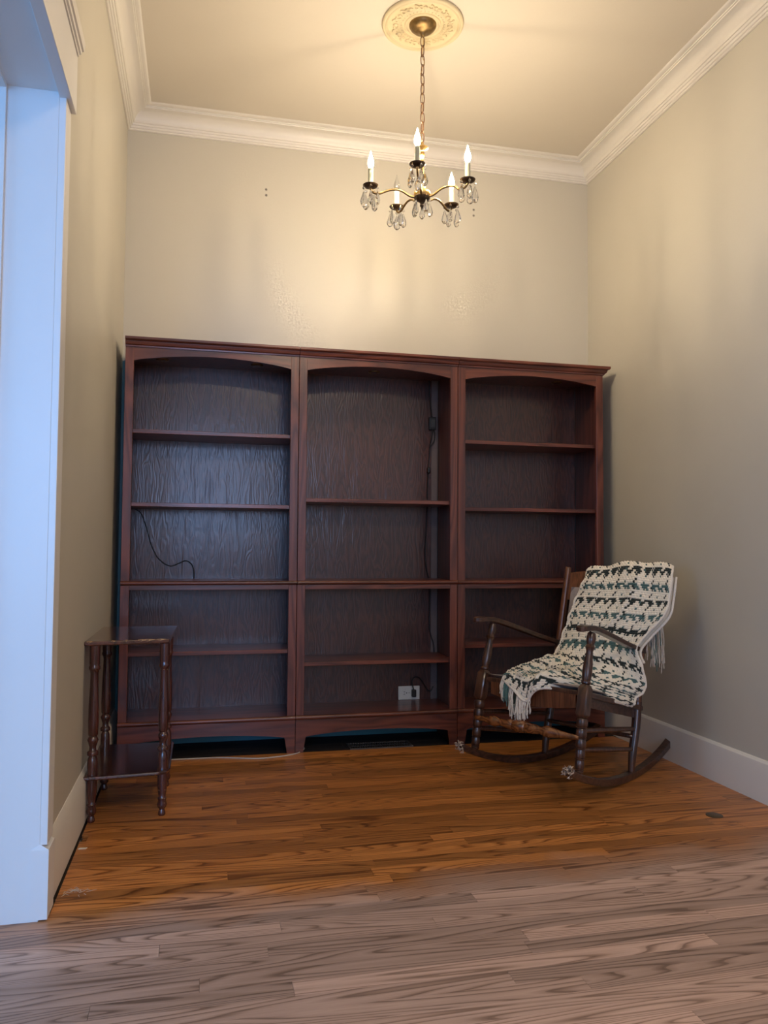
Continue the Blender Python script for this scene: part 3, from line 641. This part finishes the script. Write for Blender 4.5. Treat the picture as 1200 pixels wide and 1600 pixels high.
# cushions lying on the chair
def pad(name, cs, nrm, th, label):
    """soft pad: cs four corners (local), puffed"""
    A, B, D, E = [Vector(c) for c in cs]; nrm = Vector(nrm).normalized(); n = 16; vs = []; fs = []
    for sd in (1, -1):
        for i in range(n+1):
            for j in range(n+1):
                u_, v_ = i/n, j/n; p = A*(1-u_)*(1-v_)+B*u_*(1-v_)+D*u_*v_+E*(1-u_)*v_
                e_ = min(1, (min(u_, 1-u_)*n/2.2))**.5*min(1, (min(v_, 1-v_)*n/2.2))**.5
                vs.append(p+nrm*(sd*th*.5*e_+th*.5))
    q = (n+1)**2
    for s_ in (0, q):
        for i in range(n):
            for j in range(n): fs.append((s_+i*(n+1)+j, s_+(i+1)*(n+1)+j, s_+(i+1)*(n+1)+j+1, s_+i*(n+1)+j+1))
    o = MB().add(vs, fs).build(name, M['cushion'], smooth='all'); o.location = RC; o.rotation_euler = (0, 0, TH)
    return tag(o, label, 'cushion')
pad('seat_cushion', [(-.408, .222, zs(-.408)), (-.408, -.235, zs(-.408)), (.075, -.212, zs(.075)), (.075, .19, zs(.075))], (.25, 0, 1), .022, 'thin grey seat cushion on the rocking chair seat')
pad('back_cushion', [(.068, .168, .36), (.068, -.17, .36), (.150, -.17, .775), (.150, .158, .775)], (-1, 0, .2), .025, 'grey back cushion behind the blanket against the rocking chair back')

# ------------------------------------------------------------------ crocheted blanket (local a, s, z -> x=a, y=-s)
rows = [
 [(.262, -.02, .58), (.262, .03, .57), (.262, .08, .57), (.262, .12, .57), (.262, .165, .58), (.255, .21, .60)],
 [(.250, -.05, .70), (.250, .01, .70), (.250, .06, .70), (.250, .12, .70), (.250, .18, .71), (.245, .235, .72)],
 [(.222, -.072, .80), (.222, .0, .81), (.222, .065, .82), (.222, .14, .83), (.222, .215, .83), (.222, .275, .82)],
 [(.182, -.084, .862), (.182, -.008, .874), (.182, .063, .886), (.182, .16, .894), (.182, .241, .892), (.182, .316, .880)],
 [(.135, -.087, .807), (.135, -.005, .816), (.135, .082, .827), (.128, .183, .831), (.135, .263, .828), (.135, .335, .827)],
 [(.115, -.102, .757), (.115, -.013, .761), (.108, .077, .765), (.112, .178, .767), (.115, .264, .763), (.115, .335, .758)],
 [(.085, -.124, .670), (.085, -.034, .675), (.075, .056, .678), (.082, .154, .678), (.085, .249, .679), (.085, .329, .684)],
 [(.060, -.139, .591), (.056, -.059, .598), (.048, .019, .598), (.056, .101, .599), (.056, .182, .594), (.055, .262, .596)],
 [(.030, -.150, .522), (.026, -.076, .532), (.015, .002, .539), (.028, .084, .541), (.025, .157, .539), (.022, .232, .536)],
 [(.0, -.154, .479), (-.012, -.081, .482), (-.020, .001, .488), (.0, .095, .490), (.0, .185, .485), (.0, .269, .472)],
 [(-.08, -.155, .470), (-.085, -.062, .462), (-.085, .022, .452), (-.05, .123, .436), (-.03, .216, .420), (0, .282, .402)],
 [(-.17, -.172, .450), (-.18, -.077, .446), (-.18, .015, .436), (-.15, .116, .424), (-.10, .211, .390), (-.02, .277, .366)],
 [(-.28, -.172, .437), (-.30, -.069, .437), (-.30, .029, .438), (-.25, .124, .428), (-.15, .200, .380), (-.05, .262, .348)],
 [(-.385, -.135, .432), (-.415, -.060, .434), (-.418, .005, .428), (-.39, .095, .444), (-.19, .222, .366), (-.07, .266, .330)],
 [(-.422, -.128, .412), (-.432, -.060, .378), (-.434, -.002, .345), (-.420, .070, .405), (-.25, .215, .362), (-.08, .262, .318)],
]
NR, NC = len(rows), 6
def cr1(p0, p1, p2, p3, t): return .5*((2*p1)+(p2-p0)*t+(2*p0-5*p1+4*p2-p3)*t*t+(3*p1-p0-3*p2+p3)*t**3)
G = [[Vector((a, -s_, z)) for a, s_, z in r_] for r_ in rows]
def surf(u_, v_):
    i = min(int(v_), NR-2); t = v_-i; j = min(int(u_), NC-2); s_ = u_-j
    cl = lambda x, m_: max(0, min(m_, x))
    q = []
    for di in (-1, 0, 1, 2):
        r_ = G[cl(i+di, NR-1)]; q.append(cr1(r_[cl(j-1, 5)], r_[j], r_[cl(j+1, 5)], r_[cl(j+2, 5)], s_))
    return cr1(*q, t)
NU, NV = 210, 640
# arc length down the middle gives even stitches
arc = [0]; pv = surf(2.5, 0)
for k in range(1, 601):
    p = surf(2.5, (NR-1)*k/600); arc.append(arc[-1]+(p-pv).length); pv = p
TOT = arc[-1]
def vat(l):
    lo, hi = 0, 600
    while hi-lo > 1:
        md = (lo+hi)//2
        if arc[md] <= l: lo = md
        else: hi = md
    return (NR-1)*(lo+(l-arc[lo])/max(1e-9, arc[hi]-arc[lo]))/600
WID = .44; st = .0128
CRM, TEL, DRK = (.95, .88, .74, 1), (.085, .165, .160, 1), (.020, .030, .026, 1)
vs, cols = [], []
P0 = [[surf(5*i/NU, vat(TOT*j/NV)) for i in range(NU+1)] for j in range(NV+1)]
for j in range(NV+1):
    for i in range(NU+1):
        p = P0[j][i]
        du = P0[j][min(i+1, NU)]-P0[j][max(i-1, 0)]; dv_ = P0[min(j+1, NV)][i]-P0[max(j-1, 0)][i]
        n_ = du.cross(dv_)
        n_ = n_.normalized() if n_.length > 1e-12 else Vector((0, 0, 1))
        if j > 96 and n_.dot(Vector((-.5, 0, 1))) < 0 or (j <= 96 and n_.dot(Vector((1, 0, .3))) < 0): n_ = -n_
        U = WID*i/NU; Vv = TOT*j/NV
        # soft folds running down the length, and rows of fat stitches
        fold = .006*math.sin(U*34+1.2*math.sin(Vv*7))+.012*math.exp(-((U-.235-.03*math.sin(Vv*5))/.014)**2)*min(1, max(0, (Vv-.3)*5))
        cu, cv = U/st, Vv/(st*.8)
        row_i = math.floor(cv); su = cu+.5*(row_i % 2)
        fu, fv = su-math.floor(su)-.5, cv-row_i-.5
        bump = (max(0, 1-(2*fu)**2)**.5)*(max(0, 1-(2*fv)**2)**.5)
        edge = min(1, min(i, NU-i)/3, min(j, NV-j)/3)
        vs.append(p+n_*(fold*edge+.0085*bump))
        # plaid of the yarn
        ci, cj = math.floor(su), row_i
        per = 7.2; bj = cj/per; k_ = math.floor(bj); ph = (bj-k_)*per
        c_ = CRM
        zz = (ci*7+k_*3) % 3
        band = 2.1+(1.0 if zz == 0 else 0)
        if ph < band: c_ = TEL if k_ % 2 == 0 else DRK
        if ph < band and zz == 1 and ph > 1.4: c_ = CRM
        if ph < 1 and (ci+k_) % 4 == 3: c_ = CRM
        m6 = ci % 6
        if m6 == 2 and abs(fu) < .30 and (cj % 3) < 2: c_ = DRK
        if m6 == 5 and abs(fu) < .26 and (cj % 3) == 1: c_ = TEL
        cols.append(c_)
fs = [(j*(NU+1)+i, j*(NU+1)+i+1, (j+1)*(NU+1)+i+1, (j+1)*(NU+1)+i) for j in range(NV) for i in range(NU)]
bk = thing('crocheted_blanket', 'cream, teal and dark green crocheted blanket draped over the rocking chair', 'blanket', RC, TH)
bo = MB().add(vs, fs).build('knit_cloth', M['yarn'], bk, smooth='all')
ca = bo.data.color_attributes.new('yarn', 'FLOAT_COLOR', 'POINT')
ca.data.foreach_set('color', [x for c_ in cols for x in c_])
so = bo.modifiers.new('thick', 'SOLIDIFY'); so.thickness = .006; so.offset = -1
eg = [vs[j*(NU+1)] for j in range(0, NV+1, 8)]
eg2 = [vs[j*(NU+1)+NU] for j in range(0, NV+1, 8)]
eg3 = [vs[NV*(NU+1)+i] for i in range(0, NU+1, 6)]
eg4 = [vs[i] for i in range(0, NU+1, 6)]
for q in (eg, eg2, eg3, eg4): MB().tube(q, .0052, 8).build('edging', M['cream_yarn'], bk, smooth='all')
# doubled layer peeping out along the right side
r_in = [surf(4.0, vat(TOT*t)) for t in [.30+.30*k/30 for k in range(31)]]
q = MB(); vv = []
for k, p in enumerate(r_in):
    e2 = surf(5.0, vat(TOT*(.30+.30*k/30))); o2 = (e2-p)*1.10
    vv.append(p+Vector((.030, 0, -.012))); vv.append(p+o2+Vector((.016, 0, -.012)))
fs = [(2*k, 2*k+1, 2*k+3, 2*k+2) for k in range(30)]
q.add(vv, fs); o = q.build('under_layer', M['cream_yarn'], bk, smooth='all'); s2 = o.modifiers.new('t', 'SOLIDIFY'); s2.thickness = .008
MB().tube(vv[1::2], .006, 8).build('edging', M['cream_yarn'], bk, smooth='all')
def strand(m_, p, ln, out):
    pts = [Vector(p)]; d = Vector(out)
    for k in range(6):
        d = d*.45+Vector((0, 0, -1))*.6; d.normalize()
        pts.append(pts[-1]+d*ln/6+Vector((R.uniform(-1, 1), R.uniform(-1, 1), 0))*.0028)
    m_.tube(pts, .0019, 5, smooth=3)
fr = {'cream_yarn': MB(), 'teal_yarn': MB(), 'dark_yarn': MB()}
for i in range(0, 74):
    u_ = R.uniform(0, 2.35); p = surf(u_, NR-1.0-R.uniform(0, .1))
    ty = 'teal_yarn' if .2 < u_ < .6 and R.random() < .8 else ('dark_yarn' if .9 < u_ < 1.15 and R.random() < .7 else 'cream_yarn')
    if 2.0 < u_ and R.random() < .3: ty = 'teal_yarn'
    strand(fr[ty], p, R.uniform(.055, .085)+(.035 if .5 < u_ < 1.5 else 0), (-.6, R.uniform(-.2, .3), -.3))
for i in range(26):       # left edge, near the front corner
    v_ = NR-1-R.uniform(0, 1.9); p = surf(0, v_); strand(fr['cream_yarn'], p, R.uniform(.04, .07), (-.9, .8, .25+R.uniform(-.2, .3)))
for i in range(40):       # loose tufts lying on the seat part
    p = surf(R.uniform(.1, 2.2), NR-1-R.uniform(.7, 3.0)); a = R.uniform(0, 6.28)
    ps = [p+Vector((0, 0, .006)), p+Vector((math.cos(a)*.012, math.sin(a)*.012, .013)), p+Vector((math.cos(a+.4)*.028, math.sin(a+.4)*.028, .008))]
    fr[R.choice(('cream_yarn', 'cream_yarn', 'teal_yarn'))].tube(ps, .002, 5, smooth=4)
for i in range(34):       # far end, hanging behind the chair
    u_ = R.uniform(2.6, 4.9); p = surf(u_, R.uniform(0, .4)); strand(fr['teal_yarn' if R.random() < .25 else 'cream_yarn'], p, R.uniform(.08, .13), (.3, 0, -.5))
for i in range(20):       # strands at the rear right side
    s_ = R.uniform(.165, .235); strand(fr['cream_yarn' if R.random() < .8 else 'teal_yarn'], (.265, -s_, R.uniform(.60, .63)), R.uniform(.15, .20), (.2, 0, -.6))
for k_, m_ in fr.items():
    tag(m_.build('fringe', M[k_], bk, smooth='all', kind='stuff'), {'cream_yarn': 'cream fringe', 'teal_yarn': 'teal fringe', 'dark_yarn': 'dark green fringe'}[k_])

# ------------------------------------------------------------------ ceiling medallion and chandelier
CX, CY = 1.010, -.973
md = thing('ceiling_medallion', 'round cream plaster ceiling medallion with scroll relief above the chandelier', 'medallion', (CX, CY, H))
MB().lathe([(0, .166), (-.004, .168), (-.010, .166), (-.014, .160), (-.013, .155), (-.016, .152), (-.016, .147), (-.009, .143), (-.007, .130), (-.007, .096), (-.011, .092), (-.011, .086), (-.006, .083), (-.006, .076), (-.010, .073), (-.010, .069), (-.006, .066), (-.006, .0)], (0, 0, 0), n=72).build('disc', M['plaster'], md, smooth=50)
orn = None
def scroll():
    m_ = MB()
    sp = [(.113+(.016-.0022*k)*math.cos(k*.75), (.016-.0022*k)*math.sin(k*.75), -.0085) for k in range(8)]
    m_.tube(sp, [.0042-.0003*k for k in range(8)], 6, smooth=3)
    sp = [(.113-(.013-.0018*k)*math.cos(k*.75), .024-(.011-.0018*k)*math.sin(k*.75), -.0085) for k in range(6)]
    m_.tube(sp, .0032, 6, smooth=3)
    for a in (-.8, -.4, 0, .4, .8): m_.tube([(.100, -.020, -.008), (.100+.022*math.cos(a), -.020+.012*math.sin(a), -.010)], [.003, .001], 6)
    return m_
for k in range(12):
    if orn is None: orn = scroll().build('scroll_ornament', M['plaster'], md, smooth='all'); o = orn
    else: o = orn.copy(); C.objects.link(o); o.parent = md
    o.rotation_euler = (0, 0, 2*PI*k/12)
for k in range(36):
    a = 2*PI*k/36; p0 = (.0895*math.cos(a), .0895*math.sin(a), -.011)
    if k == 0: bd = MB().lathe([(-.003, .0005), (-.0022, .002), (0, .003)], (0, 0, 0), n=8).build('bead', M['plaster'], md, smooth='all'); o = bd
    else: o = bd.copy(); C.objects.link(o); o.parent = md
    o.location = p0

chd = thing('chandelier', 'brass five-arm chandelier with candle bulbs and hanging crystal drops', 'chandelier', (CX, CY, 0))
MB().lathe([(H-.006, .056), (H-.010, .056), (H-.018, .052), (H-.028, .042), (H-.034, .030), (H-.037, .014), (H-.045, .010), (H-.050, .009), (H-.056, .005)], (0, 0, 0), n=36).build('canopy', M['oldbrass'], chd, smooth=60)
# chain
z = H-.056; ztop = z; zend = 2.612; nl = 11; pitch = (z-zend)/nl; lk = None
for k in range(nl):
    zc = z-pitch*(k+.5); hl = pitch*.5+.0035
    if lk is None:
        pts = []
        for q in range(20):
            a = 2*PI*q/20; pts.append((.0090*math.cos(a), 0, hl*math.copysign(abs(math.sin(a))**.8, math.sin(a))))
        lk = MB().tube(pts, .0022, 6, closed=True).build('chain_link', M['chain'], chd, smooth='all'); o = lk
    else: o = lk.copy(); C.objects.link(o); o.parent = chd
    o.location = (R.uniform(-.0006, .0006), 0, zc); o.rotation_euler = (0, R.uniform(-.04, .04), .35+(PI/2)*(k % 2)+R.uniform(-.15, .15))
wr = [(.002*math.sin(k*1.3), .002*math.cos(k*1.1), ztop+.004-(ztop-zend)*k/24) for k in range(25)]
for k in (6, 9): wr[k] = (wr[k][0]+(.007 if k == 6 else -.009), wr[k][1], wr[k][2])
MB().tube(wr, .0013, 6, smooth=3).build('lamp_wire', M['brass'], chd, smooth='all')
MB().lathe([(2.612, .004), (2.606, .007), (2.600, .005), (2.594, .014), (2.588, .024), (2.584, .026), (2.580, .022), (2.574, .010), (2.566, .007), (2.560, .011), (2.554, .013), (2.547, .008), (2.535, .006), (2.520, .0075), (2.470, .0085), (2.440, .010), (2.425, .014), (2.415, .012), (2.405, .018)], (0, 0, 0), n=28).build('column', M['brass'], chd, smooth=60)
MB().lathe([(2.408, .020), (2.405, .031), (2.398, .034), (2.390, .034), (2.385, .031)], (0, 0, 0), n=32).build('hub_collar', M['brass'], chd, smooth=40)
MB().lathe([(2.386, .030), (2.380, .034), (2.372, .030), (2.364, .018), (2.360, .010), (2.352, .007), (2.345, .009), (2.338, .004), (2.325, .0008)], (0, 0, 0), n=32).build('hub', M['bronze'], chd, smooth=50)
angs = [172, 106, 37, -35, -111]; rads = [.210, .207, .208, .192, .200]; zp = 2.418
DROP = None; BEAD = None
def drop_mesh():
    m_ = MB(); pr = [(0, .0008), (-.004, .0024), (-.012, .0050), (-.024, .0090), (-.033, .0108), (-.040, .0096), (-.046, .0055), (-.049, .0008)]
    return m_.lathe(pr, (0, 0, 0), n=7, cap=True)
def hang_drop(x, y, z, s=1.0, flat=.62, rz=0):
    global DROP, BEAD
    if DROP is None:
        DROP = drop_mesh().build('crystal_drop', M['crystal'], chd); o = DROP
        BEAD = MB().lathe([(-.0045, .0006), (-.003, .0034), (0, .0046), (.003, .0034), (.0045, .0006)], (0, 0, .0085), n=8).build('crystal_bead', M['crystal'], DROP); 
        HK = MB().tube([(0, 0, .012), (0, 0, .017), (.001, 0, .020)], .0006, 5).build('hook', M['brass'], DROP)
        hang_drop.ch = [BEAD, HK]
    else:
        o = DROP.copy(); C.objects.link(o); o.parent = chd
        for c in hang_drop.ch: d = c.copy(); C.objects.link(d); d.parent = o
    o.location = (x, y, z-.019*s); o.scale = (1.12*s, .8*s, s); o.rotation_euler = (0, 0, rz)
for k, (dg, rd) in enumerate(zip(angs, rads)):
    a = math.radians(dg); cx, cy = math.cos(a), math.sin(a)
    at = lambda r_, z_: (cx*r_, cy*r_, z_)
    MB().tube([at(.026, 2.380), at(.050, 2.384), at(.080, 2.402), at(.110, 2.408), at(.140, 2.402), at(rd-.035, 2.388), at(rd-.012, 2.391), at(rd-.001, 2.404), at(rd, zp-.004)], [.0052, .005, .0048, .0046, .0046, .0046, .0046, .0046, .005], 10, smooth=5).build('arm', M['oldbrass'], chd, smooth='all')
    MB().lathe([(zp-.009, .004), (zp-.008, .014), (zp-.004, .026), (zp+.001, .031), (zp+.003, .0315), (zp+.002, .028), (zp-.002, .014), (zp-.002, .006)], at(rd, 0), n=28).build('drip_pan', M['bronze'], chd, smooth=50)
    MB().lathe([(zp-.002, .0105), (zp+.070, .0105), (zp+.071, .009)], at(rd, 0), n=20).build('candle_sleeve', M['sleeve'], chd, smooth=40)
    lit = k != 1
    bp_ = [(zp+.071, .006), (zp+.075, .0065), (zp+.082, .0098), (zp+.090, .0122), (zp+.098, .0124), (zp+.107, .0108), (zp+.117, .0078), (zp+.127, .0046), (zp+.136, .0024), (zp+.143, .0008)]
    MB().lathe(bp_, at(rd, 0), n=18).build('bulb', M['lit'] if lit else M['glass'], chd, smooth='all', label=None if lit else 'unlit clear bulb')
    for q in range(5):
        b2 = a+2*PI*q/5+.4*k+.3; hang_drop(cx*rd+.0295*math.cos(b2), cy*rd+.0295*math.sin(b2), zp+.001, R.uniform(1.22, 1.42), .6, R.uniform(0, 3))
for q in range(5):
    b2 = math.radians(angs[q]+36); hang_drop(.033*math.cos(b2), .033*math.sin(b2), 2.384, 1.2, .6, R.uniform(0, 3))
